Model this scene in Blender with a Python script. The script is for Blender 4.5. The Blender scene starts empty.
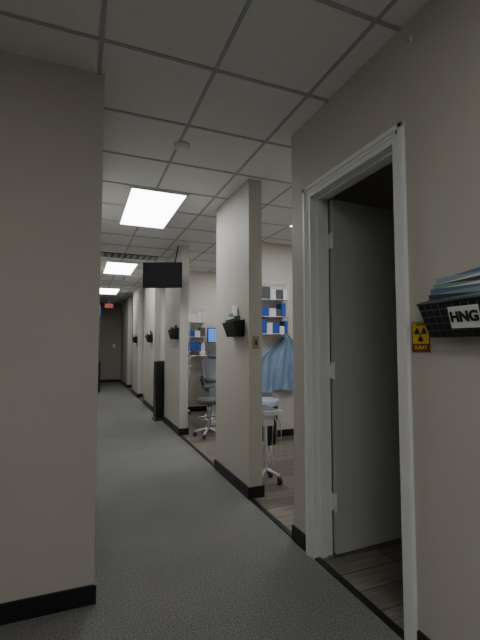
import bpy, bmesh, math, random
from mathutils import Vector, Matrix
random.seed(4)
H=1.2; CE=2.566; W=1.256; T=0.115; WI=W+T
scene=bpy.context.scene

# ------------------------------------------------------------ materials
def mat(name,col,rough=0.6,metal=0.0,emit=None,es=1.0,noise=None,bump=None,alpha=None,spec=None):
    m=bpy.data.materials.new(name); m.use_nodes=True
    nt=m.node_tree; b=nt.nodes['Principled BSDF']
    b.inputs['Base Color'].default_value=(*col,1)
    b.inputs['Roughness'].default_value=rough
    b.inputs['Metallic'].default_value=metal
    if spec is not None: b.inputs['Specular IOR Level'].default_value=spec
    if emit:
        b.inputs['Emission Color'].default_value=(*emit,1)
        b.inputs['Emission Strength'].default_value=es
    tc=nt.nodes.new('ShaderNodeTexCoord')
    if noise:
        sc,amt=noise
        n=nt.nodes.new('ShaderNodeTexNoise'); n.inputs['Scale'].default_value=sc; n.inputs['Detail'].default_value=6
        r=nt.nodes.new('ShaderNodeValToRGB')
        r.color_ramp.elements[0].position=0.3; r.color_ramp.elements[1].position=0.7
        r.color_ramp.elements[0].color=(*[c*(1-amt) for c in col],1)
        r.color_ramp.elements[1].color=(*[min(1,c*(1+amt)) for c in col],1)
        nt.links.new(tc.outputs['Object'],n.inputs['Vector'])
        nt.links.new(n.outputs['Fac'],r.inputs['Fac']); nt.links.new(r.outputs['Color'],b.inputs['Base Color'])
    if bump:
        sc,st=bump
        n=nt.nodes.new('ShaderNodeTexNoise'); n.inputs['Scale'].default_value=sc; n.inputs['Detail'].default_value=4
        bp=nt.nodes.new('ShaderNodeBump'); bp.inputs['Strength'].default_value=st; bp.inputs['Distance'].default_value=0.01
        nt.links.new(tc.outputs['Object'],n.inputs['Vector'])
        nt.links.new(n.outputs['Fac'],bp.inputs['Height']); nt.links.new(bp.outputs['Normal'],b.inputs['Normal'])
    return m
M={}
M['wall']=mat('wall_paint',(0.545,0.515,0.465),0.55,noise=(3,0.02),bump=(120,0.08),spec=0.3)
M['wallL_shade']=mat('wall_paint_left_shaded',(0.50,0.47,0.425),0.6,noise=(3,0.02),bump=(120,0.08),spec=0.3)  # same wall paint, base colour lowered to put the left wall's shade in
M['walle_shade']=mat('wall_paint_end_shaded',(0.36,0.325,0.275),0.7,noise=(3,0.03))  # wall paint darkened: the unlit far end is painted into the colour
M['wallbay']=mat('wall_paint_bay',(0.66,0.63,0.57),0.6)
M['base']=mat('baseboard_black',(0.012,0.012,0.013),0.4)
M['trim']=mat('trim_white',(0.78,0.79,0.79),0.35)
M['door']=mat('door_paint',(0.48,0.495,0.495),0.45,noise=(2,0.02))
M['ceil']=mat('ceiling_tile',(0.78,0.79,0.785),0.9,noise=(90,0.05),bump=(150,0.3))
M['grid']=mat('ceiling_grid',(0.40,0.41,0.415),0.5)
M['black']=mat('black_plastic',(0.015,0.015,0.017),0.35)
M['tv']=mat('television_black',(0.008,0.008,0.009),0.75,spec=0.15)
M['mesh']=mat('black_mesh',(0.02,0.02,0.022),0.45,metal=0.3)
M['dark']=mat('dark_grey',(0.06,0.06,0.065),0.45)
M['greyv']=mat('grey_vinyl',(0.10,0.105,0.115),0.4)
M['white']=mat('white_plastic',(0.75,0.76,0.76),0.35)
M['paper']=mat('paper',(0.80,0.80,0.78),0.8)
M['steel']=mat('steel',(0.6,0.61,0.62),0.25,metal=1.0)
M['blue']=mat('blue_box',(0.03,0.10,0.42),0.5)
M['blued']=mat('blue_folder',(0.12,0.20,0.29),0.6)
M['bluel']=mat('light_blue_folder',(0.30,0.40,0.48),0.6)
M['green']=mat('green_folder',(0.22,0.37,0.31),0.6)
M['cloth']=mat('blue_gown_fabric',(0.25,0.37,0.53),0.7,noise=(9,0.12),bump=(14,0.3))
M['bag']=mat('bin_liner',(0.45,0.52,0.60),0.4,bump=(30,0.5))
M['yellow']=mat('sign_yellow',(0.85,0.58,0.03),0.5)
M['red']=mat('sign_dark_red',(0.18,0.03,0.02),0.5)
M['exit']=mat('exit_red',(0.35,0.02,0.01),0.5,emit=(1,0.05,0.03),es=0.6)
M['lamp']=mat('light_diffuser',(0.9,0.9,0.9),0.5,emit=(0.95,0.98,1.0),es=12.0)
M['lampbay']=mat('light_diffuser_bay',(0.9,0.9,0.9),0.5,emit=(0.98,0.98,1.0),es=10.0)
M['fillback']=mat('unseen_fill_rear',(0.9,0.9,0.9),0.5,emit=(0.99,1.0,0.98),es=8.8)  # emitter for the added fill panels out of view
M['screen']=mat('screen_blue',(0.05,0.15,0.4),0.3,emit=(0.1,0.3,0.9),es=0.8)
M['tan']=mat('tan_plastic',(0.35,0.28,0.2),0.5)

# carpet
def carpet():
    m=mat('carpet',(0.2,0.2,0.2),0.95); nt=m.node_tree; b=nt.nodes['Principled BSDF']
    b.inputs['Specular IOR Level'].default_value=0.1
    tc=nt.nodes.new('ShaderNodeTexCoord')
    n=nt.nodes.new('ShaderNodeTexNoise'); n.inputs['Scale'].default_value=130; n.inputs['Detail'].default_value=4
    n2=nt.nodes.new('ShaderNodeTexNoise'); n2.inputs['Scale'].default_value=2.2; n2.inputs['Detail'].default_value=3
    r=nt.nodes.new('ShaderNodeValToRGB')
    r.color_ramp.elements[0].position=0.34; r.color_ramp.elements[1].position=0.68
    r.color_ramp.elements[0].color=(0.145,0.143,0.137,1); r.color_ramp.elements[1].color=(0.33,0.325,0.312,1)
    mx=nt.nodes.new('ShaderNodeMixRGB'); mx.blend_type='MULTIPLY'; mx.inputs['Fac'].default_value=0.3
    nt.links.new(tc.outputs['Object'],n.inputs['Vector']); nt.links.new(tc.outputs['Object'],n2.inputs['Vector'])
    nt.links.new(n.outputs['Fac'],r.inputs['Fac']); nt.links.new(r.outputs['Color'],mx.inputs['Color1'])
    nt.links.new(n2.outputs['Fac'],mx.inputs['Color2']); nt.links.new(mx.outputs['Color'],b.inputs['Base Color'])
    bp=nt.nodes.new('ShaderNodeBump'); bp.inputs['Strength'].default_value=0.25; bp.inputs['Distance'].default_value=0.004
    nt.links.new(n.outputs['Fac'],bp.inputs['Height']); nt.links.new(bp.outputs['Normal'],b.inputs['Normal'])
    return m
M['carpet']=carpet()
def wood():
    m=mat('wood_plank',(0.2,0.17,0.15),0.45); nt=m.node_tree; b=nt.nodes['Principled BSDF']
    tc=nt.nodes.new('ShaderNodeTexCoord')
    br=nt.nodes.new('ShaderNodeTexBrick'); br.inputs['Scale'].default_value=1.0
    br.inputs['Brick Width'].default_value=1.1; br.inputs['Row Height'].default_value=0.15
    br.inputs['Mortar Size'].default_value=0.003; br.inputs['Bias'].default_value=0.0
    br.inputs['Color1'].default_value=(0.16,0.135,0.115,1); br.inputs['Color2'].default_value=(0.27,0.23,0.195,1); br.inputs['Mortar'].default_value=(0.04,0.034,0.03,1)
    mp=nt.nodes.new('ShaderNodeMapping'); mp.inputs['Scale'].default_value=(1.5,22,1)
    n=nt.nodes.new('ShaderNodeTexNoise'); n.inputs['Scale'].default_value=3; n.inputs['Detail'].default_value=5
    mx=nt.nodes.new('ShaderNodeMixRGB'); mx.blend_type='OVERLAY'; mx.inputs['Fac'].default_value=0.8
    nt.links.new(tc.outputs['Object'],br.inputs['Vector']); nt.links.new(tc.outputs['Object'],mp.inputs['Vector'])
    nt.links.new(mp.outputs['Vector'],n.inputs['Vector'])
    nt.links.new(br.outputs['Color'],mx.inputs['Color1']); nt.links.new(n.outputs['Fac'],mx.inputs['Color2'])
    nt.links.new(mx.outputs['Color'],b.inputs['Base Color'])
    return m
M['wood']=wood()

# ------------------------------------------------------------ builder
class B:
    def __init__(s,name):
        s.name=name; s.bm=bmesh.new(); s.mats=[]
    def mi(s,k):
        if k not in s.mats: s.mats.append(k)
        return s.mats.index(k)
    def box(s,x0,x1,y0,y1,z0,z1,k,mtx=None):
        v=[s.bm.verts.new((x,y,z)) for x in (x0,x1) for y in (y0,y1) for z in (z0,z1)]
        if mtx is not None:
            for q in v: q.co=mtx@q.co
        i=s.mi(k)
        for f in ((0,1,3,2),(4,6,7,5),(0,4,5,1),(2,3,7,6),(0,2,6,4),(1,5,7,3)):
            fc=s.bm.faces.new([v[a] for a in f]); fc.material_index=i
        return s
    def hexa(s,pts,k):
        v=[s.bm.verts.new(p) for p in pts]; i=s.mi(k)
        for f in ((0,1,3,2),(4,6,7,5),(0,4,5,1),(2,3,7,6),(0,2,6,4),(1,5,7,3)):
            s.bm.faces.new([v[a] for a in f]).material_index=i
    def rings(s,rings,k,cap=True,smooth=True):
        i=s.mi(k); R=[[s.bm.verts.new(p) for p in r] for r in rings]
        n=len(R[0])
        for a,b in zip(R,R[1:]):
            for j in range(n):
                f=s.bm.faces.new((a[j],a[(j+1)%n],b[(j+1)%n],b[j])); f.material_index=i; f.smooth=smooth
        if cap:
            s.bm.faces.new(R[0][::-1]).material_index=i; s.bm.faces.new(R[-1]).material_index=i
    def lathe(s,c,prof,k,n=24,sq=1.0):
        s.rings([[(c[0]+r*math.cos(2*math.pi*j/n),c[1]+r*sq*math.sin(2*math.pi*j/n),z) for j in range(n)] for r,z in prof],k)
    def tube(s,pts,r,k,n=8):
        pts=[Vector(p) for p in pts]; rr=[]
        up=Vector((0,0,1))
        for i,p in enumerate(pts):
            d=(pts[min(i+1,len(pts)-1)]-pts[max(i-1,0)]).normalized()
            a=d.cross(up)
            if a.length<1e-3: a=d.cross(Vector((1,0,0)))
            a.normalize(); b=d.cross(a)
            rr.append([tuple(p+r*(math.cos(2*math.pi*j/n)*a+math.sin(2*math.pi*j/n)*b)) for j in range(n)])
        s.rings(rr,k)
    def poly(s,pts,k,thick=None):
        v=[s.bm.verts.new(p) for p in pts]; f=s.bm.faces.new(v); f.material_index=s.mi(k)
        return f
    def done(s,bevel=0,parent=None):
        bmesh.ops.recalc_face_normals(s.bm,faces=s.bm.faces[:])
        me=bpy.data.meshes.new(s.name); s.bm.to_mesh(me); s.bm.free()
        for k in s.mats: me.materials.append(M[k])
        o=bpy.data.objects.new(s.name,me); scene.collection.objects.link(o)
        if bevel:
            md=o.modifiers.new('bev','BEVEL'); md.width=bevel; md.segments=2; md.limit_method='ANGLE'
        if parent: o.parent=parent
        return o
def empty(name):
    o=bpy.data.objects.new(name,None); scene.collection.objects.link(o); return o
def text(body,loc,xa,ya,size,k,parent,name='lettering',off=0.03):
    cu=bpy.data.curves.new(name,'FONT'); cu.body=body; cu.size=size; cu.extrude=0.0006; cu.offset=size*off
    cu.align_x='CENTER'; cu.align_y='CENTER'
    o=bpy.data.objects.new(name,cu); scene.collection.objects.link(o)
    xa=Vector(xa);ya=Vector(ya);za=xa.cross(ya)
    m=Matrix((( xa.x,ya.x,za.x,loc[0]),(xa.y,ya.y,za.y,loc[1]),(xa.z,ya.z,za.z,loc[2]),(0,0,0,1)))
    o.matrix_world=m
    bpy.context.view_layer.update()
    me=bpy.data.meshes.new_from_object(o); me.materials.clear(); me.materials.append(M[k])
    n=bpy.data.objects.new(name,me); scene.collection.objects.link(n); n.matrix_world=m
    bpy.data.objects.remove(o)
    if parent: n.parent=parent
    return n

YB=-2.6; YE=13.6; XL=-2.4; XR=4.2; DO0=1.318; DO1=1.987; DZ=2.075; YC=2.223
# ------------------------------------------------------------ shell
B('floor').box(XL,XR,YB,YE,-0.12,0,'carpet').done()
b=B('floor_wood'); b.box(WI-0.10,XR,YC-0.06,YE,0.0,0.004,'wood'); b.box(WI-0.1,3.4,0.1,YC-0.06,0.0,0.004,'wood'); b.done()
b=B('trim_threshold')
b.box(W-0.005,W+0.03,YC,YE,0.0,0.008,'black'); b.box(W-0.005,W+0.03,DO0,DO1,0,0.008,'black'); b.done()
B('ceiling').box(XL,XR,YB,YE,CE,CE+0.12,'ceil').done()
b=B('ceiling_grid')
x=0.06-0.534*4
while x<XR:
    if x>XL: b.box(x-0.009,x+0.009,YB,YE,CE-0.005,CE+0.001,'grid')
    x+=0.534
y=1.806-0.54*8
while y<YE:
    if y>YB: b.box(XL,XR,y-0.009,y+0.009,CE-0.0055,CE+0.001,'grid')
    y+=0.54
b.done()

b=B('wall_right')
b.box(W,WI,YB,DO0-0.02,0,CE,'wall'); b.box(W,WI,DO1+0.02,YC,0,CE,'wall'); b.box(W,WI,DO0-0.02,DO1+0.02,DZ+0.02,CE,'wall')
b.done()
piers=[(2.932,3.76),(5.29,6.33),(7.3,8.45),(9.4,10.5),(11.6,YE)]
for y0,y1 in piers:
    B('wall_pier').box(W,WI,y0,y1,0,CE,'wall').done()
    q=B('baseboard_pier'); q.box(W-0.012,WI+0.012,y0-0.012,min(y1+0.012,YE),0,0.09,'base'); q.done()
b=B('baseboard_right'); b.box(W-0.012,W,2.062,YC+0.012,0,0.09,'base'); b.box(W-0.012,WI,YC,YC+0.012,0,0.09,'base'); b.box(W-0.012,W,YB,1.248,0,0.09,'base'); b.done()
b=B('wall_left'); b.box(XL,0.086,2.05,2.17,0,CE,'wallL_shade'); b.box(-0.03,0.086,2.17,YE,0,CE,'wallL_shade'); b.done()
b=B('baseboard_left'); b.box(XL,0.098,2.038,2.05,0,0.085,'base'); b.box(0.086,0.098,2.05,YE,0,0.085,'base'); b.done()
B('wall_rear').box(XL,XR,YB-0.12,YB,0,CE,'wall').done()
B('wall_side').box(XL-0.12,XL,YB,2.17,0,CE,'wallL_shade').done()
B('wall_end').box(-0.03,XR,YE,YE+0.12,0,CE,'walle_shade').done()
B('baseboard_end').box(0.1,W,YE-0.012,YE,0,0.09,'base').done()
B('wall_outer').box(XR,XR+0.12,YB,YE,0,CE,'wallbay').done()
B('wall_xray_room').box(WI,3.4,2.105,YC,0,CE,'wallbay').done()
b=B('wall_xray_room_side'); b.box(3.4,3.5,0.0,YC,0,CE,'wallbay'); b.box(WI,3.4,0.0,0.1,0,CE,'wallbay'); b.done()
for y in (4.72,7.06,9.3):
    B('wall_partition').box(1.75 if y<9 else WI,XR,y,y+0.1,0,CE,'wallbay').done()
    B('baseboard_partition').box(1.74 if y<9 else WI,XR,y-0.012,y,0.004,0.09,'base').done()

# door trim + jamb
b=B('trim_door')
o0=1.253; o1=2.058; zt=2.145
for (a,c,out) in ((o0,DO0,o0),(DO1,o1,o1)):
    b.box(W-0.011,W,a,c,0,zt,'trim')
    if out==o0: b.box(W-0.021,W-0.010,a,a+0.024,0,zt,'trim'); b.box(W-0.016,W-0.010,a+0.024,a+0.042,0,zt-0.024,'trim')
    else: b.box(W-0.021,W-0.010,c-0.024,c,0,zt,'trim'); b.box(W-0.016,W-0.010,c-0.042,c-0.024,0,zt-0.024,'trim')
b.box(W-0.011,W,DO0,DO1,DZ,zt,'trim'); b.box(W-0.021,W-0.010,o0,o1,zt-0.024,zt,'trim'); b.box(W-0.016,W-0.010,o0+0.024,o1-0.024,zt-0.042,zt-0.024,'trim')
b.done(0.002)
b=B('trim_door_jamb')
b.box(W,WI,DO1,DO1+0.02,0,DZ+0.02,'trim'); b.box(W,WI,DO0-0.02,DO0,0,DZ+0.02,'trim'); b.box(W,WI,DO0,DO1,DZ,DZ+0.02,'trim')
b.box(W+0.035,W+0.072,DO1-0.012,DO1,0,DZ,'trim'); b.box(W+0.035,W+0.072,DO0,DO0+0.012,0,DZ,'trim'); b.box(W+0.035,W+0.072,DO0+0.012,DO1-0.012,DZ-0.012,DZ,'trim')
b.done(0.0015)
b=B('door_1')
ang=math.radians(2.3)
mt=Matrix.Translation((WI+0.012,DO1-0.028,0))@Matrix.Rotation(ang,4,'Z')
b.box(0,0.655,0,0.036,0.014,DZ-0.004,'door',mt)
for z in (0.30,1.05,1.82):
    b.box(-0.012,0.001,0.004,0.034,z-0.045,z+0.045,'white',mt)
    b.tube([(WI+0.004,DO1-0.03,z-0.05),(WI+0.004,DO1-0.03,z+0.05)],0.0075,'white')
    b.box(WI-0.04,WI,DO1-0.003,DO1-0.0005,z-0.045,z+0.045,'white')
for sgn,yy in ((-1,0.0),(1,0.036)):
    b.rings([[tuple(mt@Vector((0.6+r*math.cos(t*math.pi/8),yy+sgn*d,0.95+r*math.sin(t*math.pi/8)))) for t in range(16)] for r,d in ((0.03,0.0),(0.03,0.006),(0.012,0.008),(0.012,0.03),(0.026,0.035),(0.028,0.05),(0.015,0.06))],'steel')
b.done(0.0015)

# ------------------------------------------------------------ ceiling fixtures
def panel(x0,x1,y0,y1,k):
    q=B('ceiling_light_panel')
    f=0.022
    q.box(x0-f,x0,y0-f,y1+f,CE-0.012,CE,'white'); q.box(x1,x1+f,y0-f,y1+f,CE-0.012,CE,'white')
    q.box(x0,x1,y0-f,y0,CE-0.012,CE,'white'); q.box(x0,x1,y1,y1+f,CE-0.012,CE,'white')
    q.box(x0,x1,y0,y1,CE-0.008,CE-0.001,k); q.done()
for y in (3.47,6.78,10.0): panel(0.388,0.87,y,y+1.1,'lamp')
panel(-0.1,0.45,-1.1,0.0,'fillback'); panel(-1.6,-1.0,-1.9,-0.8,'fillback')  # unseen panels added behind the camera to brighten the near walls and ceiling
panel(2.2,2.7,2.85,3.95,'lampbay'); panel(2.3,2.8,5.3,6.4,'lampbay'); panel(2.0,2.5,7.5,8.5,'lampbay')
b=B('smoke_detector'); b.lathe((0.617,2.6),[(0.055,CE),(0.055,CE-0.012),(0.045,CE-0.03),(0.02,CE-0.036)],'white'); b.done()
b=B('ceiling_vent')
b.box(0.15,1.1,6.1,6.4,CE-0.008,CE,'dark')
for i in range(10):
    b.box(0.17+i*0.094,0.21+i*0.094,6.12,6.38,CE-0.014,CE-0.007,'grid')
b.done()
b=B('fire_sprinkler'); b.lathe((0.8,1.65+6.7),[(0.035,CE),(0.03,CE-0.01),(0.01,CE-0.02),(0.01,CE-0.04),(0.02,CE-0.045)],'steel'); b.done()
b=B('wall_hook'); b.lathe((W-0.006,1.2),[(0.004,2.45),(0.006,2.455),(0.006,2.475),(0.004,2.48)],'white',12); b.tube([(W-0.01,1.2,2.46),(W-0.03,1.2,2.452),(W-0.034,1.2,2.468)],0.002,'steel'); b.done()

# television on ceiling bracket
e=empty('television')
b=B('cabinet'); mt=Matrix.Translation((0.99,5.04,0))@Matrix.Rotation(math.radians(-24),4,'Z')
b.box(-0.28,0.22,-0.02,0.02,1.93,2.255,'tv',mt); b.box(-0.2,0.16,0.02,0.05,1.97,2.2,'tv',mt)
b.box(-0.265,0.205,-0.022,-0.02,1.95,2.24,'tv',mt); b.done(0.004,e)
b=B('bracket'); b.box(-0.05,0.03,0.05,0.08,2.0,2.2,'tv',mt); b.tube([(0.99,5.10,2.1),(1.08,5.25,2.12),(1.20,5.35,2.12)],0.018,'tv'); b.box(1.236,1.255,5.3,5.42,2.02,2.25,'tv')
b.tube([(1.20,5.35,2.12),(1.24,5.36,2.12)],0.02,'tv')
b.tube([(1.10,5.12,2.15),(1.17,5.22,2.35),(1.22,5.31,CE-0.01)],0.007,'tv'); b.done(0,e)

# ------------------------------------------------------------ file pockets
def pocket(yc,zb,w,h,d,papers,label=None):
    e=empty('file_holder')
    b=B('pocket'); yw=w/2; yi=w/2*0.84
    t=0.003
    xo=W-d; xb=W-d*0.62
    b.box(W-0.003,W-0.0002,yc-yw,yc+yw,zb,zb+h*1.15,'mesh')
    def fr(xa,za,ya,xb_,zb_,yb_):
        b.hexa([(xb_,yc-yb_,zb_),(xa,yc-ya,za),(xb_,yc+yb_,zb_),(xa,yc+ya,za),(xb_+t,yc-yb_,zb_),(xa+t,yc-ya,za),(xb_+t,yc+yb_,zb_),(xa+t,yc+ya,za)],'mesh')
    fr(xo,zb+h,yw,xb,zb,yi)
    b.hexa([(xb,yc-yi,zb),(xb,yc-yi,zb+t),(xb,yc+yi,zb),(xb,yc+yi,zb+t),(W-0.0002,yc-yi,zb),(W-0.0002,yc-yi,zb+t),(W-0.0002,yc+yi,zb),(W-0.0002,yc+yi,zb+t)],'mesh')
    for s in (-1,1):
        b.hexa([(xb,yc+s*yi,zb),(xo,yc+s*yw,zb+h),(xb,yc+s*(yi-t),zb),(xo,yc+s*(yw-t),zb+h),(W-0.0002,yc+s*yi,zb),(W-0.0002,yc+s*yw,zb+h*1.15),(W-0.0002,yc+s*(yi-t),zb),(W-0.0002,yc+s*(yw-t),zb+h*1.15)],'mesh')
    b.tube([(W-0.005,yc-yw,zb+h*1.15),(xo,yc-yw,zb+h),(xo,yc+yw,zb+h),(W-0.005,yc+yw,zb+h*1.15)],0.004,'black')
    n=11
    for i in range(1,n):
        f=-1+2*i/n
        b.tube([(xb-0.001,yc+f*yi,zb),(xo-0.001,yc+f*yw,zb+h)],0.0013,'dark',5)
    for j in range(1,5):
        g=j/5; xx=xb+(xo-xb)*g-0.001; yy=yi+(yw-yi)*g
        b.tube([(xx,yc-yy,zb+h*g),(xx,yc+yy,zb+h*g)],0.0013,'dark',5)
    b.done(0,e)
    q=B('folders'); n=len(papers)
    for i,pp in enumerate(papers):
        k,dh,dy,tw=pp[:4]; tilt=pp[4] if len(pp)>4 else (0.014 if i%2 else -0.008)
        xx=W-0.006-(i+0.5)*(d*0.42)/n
        lean=-((i+0.5)/n)*d*0.38
        pw=yi*tw
        q.hexa([(xx-0.002,yc-pw+dy*0.5,zb+0.006),(xx-0.002+lean,yc-pw+dy,zb+h+dh),(xx-0.002,yc+pw+dy*0.5,zb+0.006),(xx-0.002+lean,yc+pw+dy,zb+h+dh+tilt),
                (xx,yc-pw+dy*0.5,zb+0.006),(xx+lean,yc-pw+dy,zb+h+dh),(xx,yc+pw+dy*0.5,zb+0.006),(xx+lean,yc+pw+dy,zb+h+dh+tilt)],k)
    q.done(0,e)
    if label:
        q=B('label'); za=zb+h*0.24; zc=zb+h*0.84
        xa=xb+(xo-xb)*0.24-0.004; xc=xb+(xo-xb)*0.84-0.004
        l0,l1=yc-0.078,yc+0.036
        q.hexa([(xa,l0,za),(xc,l0,zc),(xa,l1,za),(xc,l1,zc),(xa+0.001,l0,za),(xc+0.001,l0,zc),(xa+0.001,l1,za),(xc+0.001,l1,zc)],'paper'); q.done(0,e)
        up=Vector((xc-xa,0,zc-za)).normalized()
        text(label,((xa+xc)/2-0.001,yc-0.021,(za+zc)/2),(0,-1,0),up,0.047,'black',e,off=0.05)
    return e
pocket(0.966,1.228,0.33,0.122,0.085,[('blued',0.125,-0.01,0.9,-0.03),('bluel',0.098,0.005,0.95,0.0),('paper',0.10,0.0,0.93,-0.025),('dark',0.085,0.0,0.95,-0.012),('green',0.062,0.0,0.97,0.012),('paper',0.066,0.0,0.95,-0.012),('blued',0.050,0.0,0.98,0.006),('bluel',0.046,0.01,0.94,-0.012),('dark',0.020,0.0,0.97,0.014),('green',0.024,-0.03,0.7,-0.010),('blued',0.010,-0.0,0.95,0.004)],'HNG')
pocket(3.16,1.27,0.28,0.12,0.10,[('paper',0.14,0.06,0.55,0.02),('dark',0.05,0,0.95),('green',0.085,0.07,0.5),('paper',0.045,0.02,0.7),('black',0.03,0,1.0)])
pocket(5.50,1.28,0.28,0.13,0.10,[('dark',0.07,0,0.9),('paper',0.05,0.03,0.5),('black',0.04,0,0.9)])
pocket(7.6,1.25,0.28,0.13,0.10,[('red',0.10,0,0.7),('paper',0.06,0.03,0.5),('dark',0.04,0,0.9)])
pocket(9.7,1.25,0.28,0.13,0.10,[('dark',0.08,0,0.9),('red',0.06,0.03,0.6)])

# radiation warning sign
e=empty('radiation_warning_sign')
b=B('plate'); b.box(W-0.003,W-0.0003,1.153,1.241,1.172,1.292,'yellow'); b.box(W-0.004,W-0.003,1.157,1.237,1.176,1.205,'red')
b.box(W-0.004,W-0.003,1.153,1.241,1.172,1.175,'black'); b.box(W-0.004,W-0.003,1.153,1.241,1.289,1.292,'black'); b.box(W-0.004,W-0.003,1.153,1.156,1.172,1.292,'black'); b.box(W-0.004,W-0.003,1.238,1.241,1.172,1.292,'black'); b.done(0,e)
b=B('trefoil'); cy,cz=1.197,1.243
b.poly([(W-0.0045,cy+0.005*math.cos(t*math.pi/8),cz+0.005*math.sin(t*math.pi/8)) for t in range(16)],'black')
for a0 in (90,210,330):
    pts=[(0.009,a0-30+60*i/5) for i in range(6)]+[(0.030,a0+30-60*i/5) for i in range(6)]
    b.poly([(W-0.0045,cy+r*math.cos(math.radians(a)),cz-r*math.sin(math.radians(a))) for r,a in pts],'black')
b.done(0,e)
text('X-RAY',(W-0.0045,1.197,1.19),(0,-1,0),(0,0,1),0.022,'yellow',e)
text('CAUTION',(W-0.0045,1.197,1.2815),(0,-1,0),(0,0,1),0.011,'black',e,'caution_text')

b=B('wall_switch'); b.box(W+0.03,W+0.085,2.922,2.932,1.17,1.27,'tan'); b.box(W+0.05,W+0.065,2.914,2.922,1.20,1.24,'black'); b.done(0.002)

# exit sign
e=empty('exit_sign'); b=B('housing'); b.box(0.66,0.90,12.4,12.44,2.30,2.44,'white'); b.box(0.76,0.80,12.41,12.43,2.44,CE,'white'); b.done(0.003,e)
text('EXIT',(0.78,12.397,2.37),(1,0,0),(0,0,1),0.11,'exit',e)

# tall black cabinet at far left
b=B('storage_cabinet')
b.box(0.10,0.50,10.6,11.3,0.05,0.78,'black'); b.box(0.12,0.48,10.62,11.28,0,0.05,'dark')
b.box(0.10,0.47,10.65,11.3,0.78,2.2,'dark')
for z in (1.1,1.5,1.85): b.box(0.10,0.475,10.645,10.66,z,z+0.02,'black')
b.box(0.3,0.46,10.6,10.65,1.92,2.15,'blue'); b.tube([(0.3,10.59,0.4),(0.3,10.59,0.6)],0.008,'steel'); b.done(0.004)
b=B('light_switch'); b.box(1.0,1.08,YE-0.008,YE,1.12,1.24,'white'); b.box(1.03,1.05,YE-0.014,YE-0.008,1.16,1.2,'white'); b.done(0.001)

# black tower heater
b=B('tower_heater')
b.box(1.14,1.345,6.42,6.66,0.02,0.93,'black'); b.box(1.12,1.365,6.40,6.68,0,0.03,'dark')
for i in range(28): b.box(1.16,1.325,6.414,6.42,0.10+i*0.028,0.114+i*0.028,'black')
b.box(1.18,1.31,6.44,6.64,0.93,0.945,'dark'); b.done(0.006)

# ------------------------------------------------------------ bay equipment
def rack(x0,x1,yw,z0,z1,seed):
    random.seed(seed)
    q=B('wall_shelf_rack'); d=0.2
    for x in (x0,x1):
        for y in (yw-d,yw-0.006): q.tube([(x,y,z0),(x,y,z1)],0.006,'white')
    n=3
    for i in range(n+1):
        z=z0+(z1-z0)*i/n
        for y in (yw-d,yw-0.006): q.tube([(x0,y,z),(x1,y,z)],0.005,'white')
        for x in (x0,x1): q.tube([(x,yw-d,z),(x,yw-0.006,z)],0.005,'white')
        if i<n:
            q.box(x0,x1,yw-d,yw-0.004,z-0.004,z+0.004,'white')
            x=x0+0.02
            while x<x1-0.05:
                w=random.uniform(0.06,0.12); hh=random.uniform(0.10,0.19)
                w=min(w,x1-x-0.01)
                q.box(x,x+w,yw-d+0.02,yw-0.03,z+0.004,z+hh,random.choice(['blue','blue','white','paper','greyv'] if i<2 else ['white','paper','greyv']))
                x+=w+0.008
    q.done()
rack(2.1,2.5,4.72,1.34,2.0,1)
rack(1.8,2.1,7.06,1.08,1.87,2)

# trash can
b=B('trash_can'); c=(2.13,4.47)
b.lathe(c,[(0.13,0.004),(0.135,0.02),(0.158,0.50),(0.165,0.51),(0.165,0.53),(0.155,0.53),(0.145,0.48)],'black',28)
n=28; rr=[]
for r,z,a in ((0.170,0.46,0.006),(0.170,0.50,0.003),(0.167,0.535,0.002),(0.154,0.54,0.002),(0.135,0.47,0.004)):
    rr.append([(c[0]+(r+a*random.uniform(-1,1))*math.cos(2*math.pi*j/n),c[1]+(r+a*random.uniform(-1,1))*math.sin(2*math.pi*j/n),z+random.uniform(-1,1)*a*2) for j in range(n)])
b.rings(rr,'bag',cap=False); b.done()

# blue gown hanging on a wall hook
b=B('blue_gown'); nx,ny=44,26; i0=b.mi('cloth'); gx=2.54; yw=4.715; g=[]
for j in range(ny+1):
    v=j/ny; row=[]
    hwL=0.05+0.34*min(1,(v/0.36))**0.8*(1-0.03*v); hwR=0.05+0.27*min(1,(v/0.35))**0.8
    for i in range(nx+1):
        u=i/nx*2-1
        x=gx+(u*hwL if u<0 else u*hwR)
        fold=0.030*(0.4+0.6*v)*math.sin(u*10+1.2*math.sin(v*4))+0.012*math.sin(u*23+v*6)
        z=1.335-0.73*v-0.05*u*u*(1-v)-0.02*math.sin(u*6)*v
        row.append(b.bm.verts.new((x,yw-0.045-0.02*(1-abs(u))+fold,z)))
    g.append(row)
for j in range(ny):
    for i in range(nx):
        f=b.bm.faces.new((g[j][i],g[j][i+1],g[j+1][i+1],g[j+1][i])); f.material_index=i0; f.smooth=True
b.box(gx-0.02,gx+0.02,4.712,4.7195,1.33,1.40,'steel')
b.tube([(gx,4.717,1.36),(gx,4.66,1.35),(gx,4.64,1.335),(gx,4.635,1.36)],0.008,'steel')
b.done()

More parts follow.
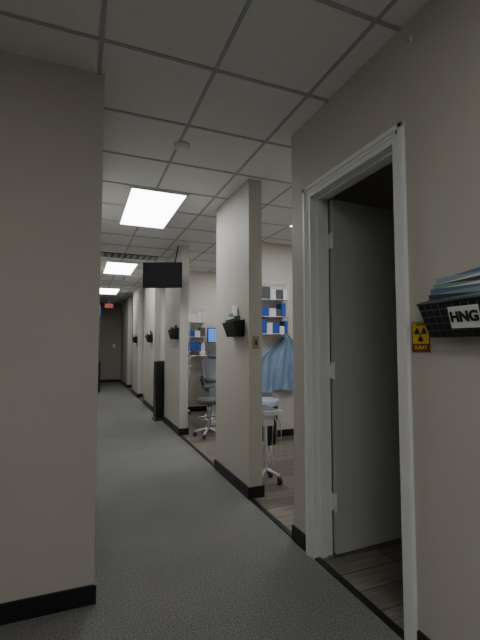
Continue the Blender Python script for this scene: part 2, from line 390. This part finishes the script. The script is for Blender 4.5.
def cushion(b,mt,w,l,t,k,segs=8):
    rr=[]
    for i in range(segs+1):
        u=i/segs; e=1-abs(2*u-1)**6*0.35
        rr.append([tuple(mt@Vector((w/2*e*math.copysign(abs(math.cos(a))**0.45,math.cos(a)),l*u,t/2*e*math.copysign(abs(math.sin(a))**0.6,math.sin(a))))) for a in [2*math.pi*j/20 for j in range(20)]])
    b.rings(rr,k)
def chair(px,py,rot,up=62):
    e=empty('dental_chair'); R=Matrix.Translation((px,py,0))@Matrix.Rotation(rot,4,'Z')
    b=B('seat'); 
    cushion(b,R@Matrix.Translation((0,-0.25,0.52)),0.52,0.5,0.12,'greyv')
    cushion(b,R@Matrix.Translation((0,-0.24,0.53))@Matrix.Rotation(math.radians(180+14),4,'X'),0.44,0.5,0.09,'greyv')
    b.done(0,e)
    mb=R@Matrix.Translation((0,0.22,0.56))@Matrix.Rotation(math.radians(up),4,'X')
    b=B('backrest'); cushion(b,mb,0.5,0.62,0.10,'greyv'); b.done(0,e)
    b=B('headrest'); cushion(b,mb@Matrix.Translation((0,0.60,0.02)),0.28,0.16,0.09,'greyv'); b.done(0,e)
    b=B('base'); b.box(-0.22,0.22,-0.4,0.35,0.004,0.06,'white',R); b.box(-0.12,0.12,-0.2,0.1,0.06,0.46,'white',R)
    for s in (-1,1):
        b.tube([R@Vector((s*0.24,0.18,0.5)),R@Vector((s*0.3,0.15,0.68)),R@Vector((s*0.3,-0.15,0.70))],0.025,'greyv')
    b.done(0.015,e)
    return e
chair(2.10,6.08,math.radians(-12),40)

def stool(px,py,h,top):
    b=B('dental_stool')
    b.lathe((px,py),[(0.03,0.08),(0.03,h-0.12),(0.015,h-0.1),(0.015,h-0.06)],'steel',14)
    b.lathe((px,py),[(0.12,h-0.07),(0.16,h-0.06),(0.17,h-0.03),(0.16,h),(0.1,h+0.008)],top,26)
    for i in range(5):
        a=2*math.pi*i/5+0.3
        x,y=px+0.18*math.cos(a),py+0.18*math.sin(a)
        b.tube([(px,py,0.11),(px+0.1*math.cos(a),py+0.1*math.sin(a),0.095),(x,y,0.065)],0.013,'white')
        b.rings([[(x+s*0.012*math.sin(a)+0.03*math.cos(t*math.pi/6)*math.cos(a),y-s*0.012*math.cos(a)+0.03*math.cos(t*math.pi/6)*math.sin(a),0.035+0.03*math.sin(t*math.pi/6)) for t in range(12)] for s in (-1,1)],'dark')
    pts=[(px+0.14*math.cos(t*math.pi/8),py+0.14*math.sin(t*math.pi/8),0.24) for t in range(17)]
    b.tube(pts,0.008,'steel'); b.done()
stool(1.60,5.08,0.50,'greyv')
def cart(px,py,name,hh,hw,lr):
    b=B(name)
    b.box(px-hw,px+hw,py-0.16,py+0.16,hh-0.035,hh,'white')
    b.box(px-hw+0.015,px+hw-0.015,py-0.14,py+0.14,hh,hh+0.006,'steel')
    b.tube([(px,py,0.1),(px,py,hh-0.03)],0.018,'white',12)
    b.box(px-hw*0.6,px+hw*0.6,py-0.07,py+0.07,hh-0.14,hh-0.035,'white')
    for i in range(4):
        a=math.pi/4+i*math.pi/2; x,y=px+lr*math.cos(a),py+lr*math.sin(a)
        b.tube([(px,py,0.12),(x,y,0.075)],0.012,'white')
        b.tube([(x-0.012,y,0.035),(x+0.012,y,0.035)],0.03,'dark',12)
        b.tube([(x,y,0.03),(x,y,0.08)],0.007,'steel')
    for i in range(3):
        y0=py-0.13+i*0.08
        b.tube([(px+hw*0.5,y0-0.02,hh-0.03),(px+hw*0.9,y0-0.03,hh-0.12),(px+hw*0.8,y0-0.02,hh-0.38),(px+hw*0.2,y0,hh-0.47),(px,y0+0.03,hh-0.30)],0.006,'white')
        b.tube([(px-hw*0.8,y0+0.03,hh-0.01),(px-hw,y0+0.03,hh+0.03),(px-hw,y0+0.03,hh+0.07)],0.008,'steel')
    b.done(0.004)
cart(1.535,3.22,'dental_delivery_cart',0.64,0.085,0.13)
cart(1.66,6.84,'dental_delivery_cart',0.85,0.13,0.16)
b=B('side_cabinet'); b.box(2.66,3.5,6.68,7.045,0.004,0.82,'white'); b.box(2.64,3.52,6.65,7.045,0.82,0.86,'greyv')
for x in (2.9,3.2): b.box(x,x+0.004,6.676,6.68,0.08,0.8,'dark')
for x in (2.8,3.05,3.35): b.tube([(x,6.66,0.62),(x,6.66,0.72)],0.006,'steel')
b.done(0.003)
b=B('computer_monitor'); b.box(2.13,2.41,6.86,6.885,1.24,1.51,'black'); b.box(2.145,2.395,6.858,6.861,1.255,1.495,'screen')
b.box(2.22,2.32,7.045,7.056,1.28,1.46,'dark'); b.tube([(2.27,6.88,1.37),(2.27,7.05,1.37)],0.015,'dark'); b.done(0.002)
b=B('instrument_tray'); b.box(1.80,2.12,6.80,7.045,1.0,1.02,'steel'); b.box(1.84,1.95,6.85,6.98,1.02,1.12,'dark'); b.box(1.98,2.08,6.85,6.98,1.02,1.08,'white'); b.tube([(1.82,7.05,0.85),(1.82,6.84,1.0)],0.008,'steel'); b.tube([(2.1,7.05,0.85),(2.1,6.84,1.0)],0.008,'steel'); b.done(0.003)

# ------------------------------------------------------------ world + camera
w=bpy.data.worlds.new('World'); scene.world=w; w.use_nodes=True
w.node_tree.nodes['Background'].inputs[0].default_value=(0.5,0.52,0.55,1); w.node_tree.nodes['Background'].inputs[1].default_value=0.1
cam=bpy.data.cameras.new('camera'); co=bpy.data.objects.new('camera',cam); scene.collection.objects.link(co)
cam.sensor_fit='VERTICAL'; cam.sensor_height=36; cam.lens=398/640*36; cam.clip_start=0.02
co.location=(0,0,H); co.rotation_euler=(math.radians(90+3.6),0,math.radians(-21.9))
scene.camera=co
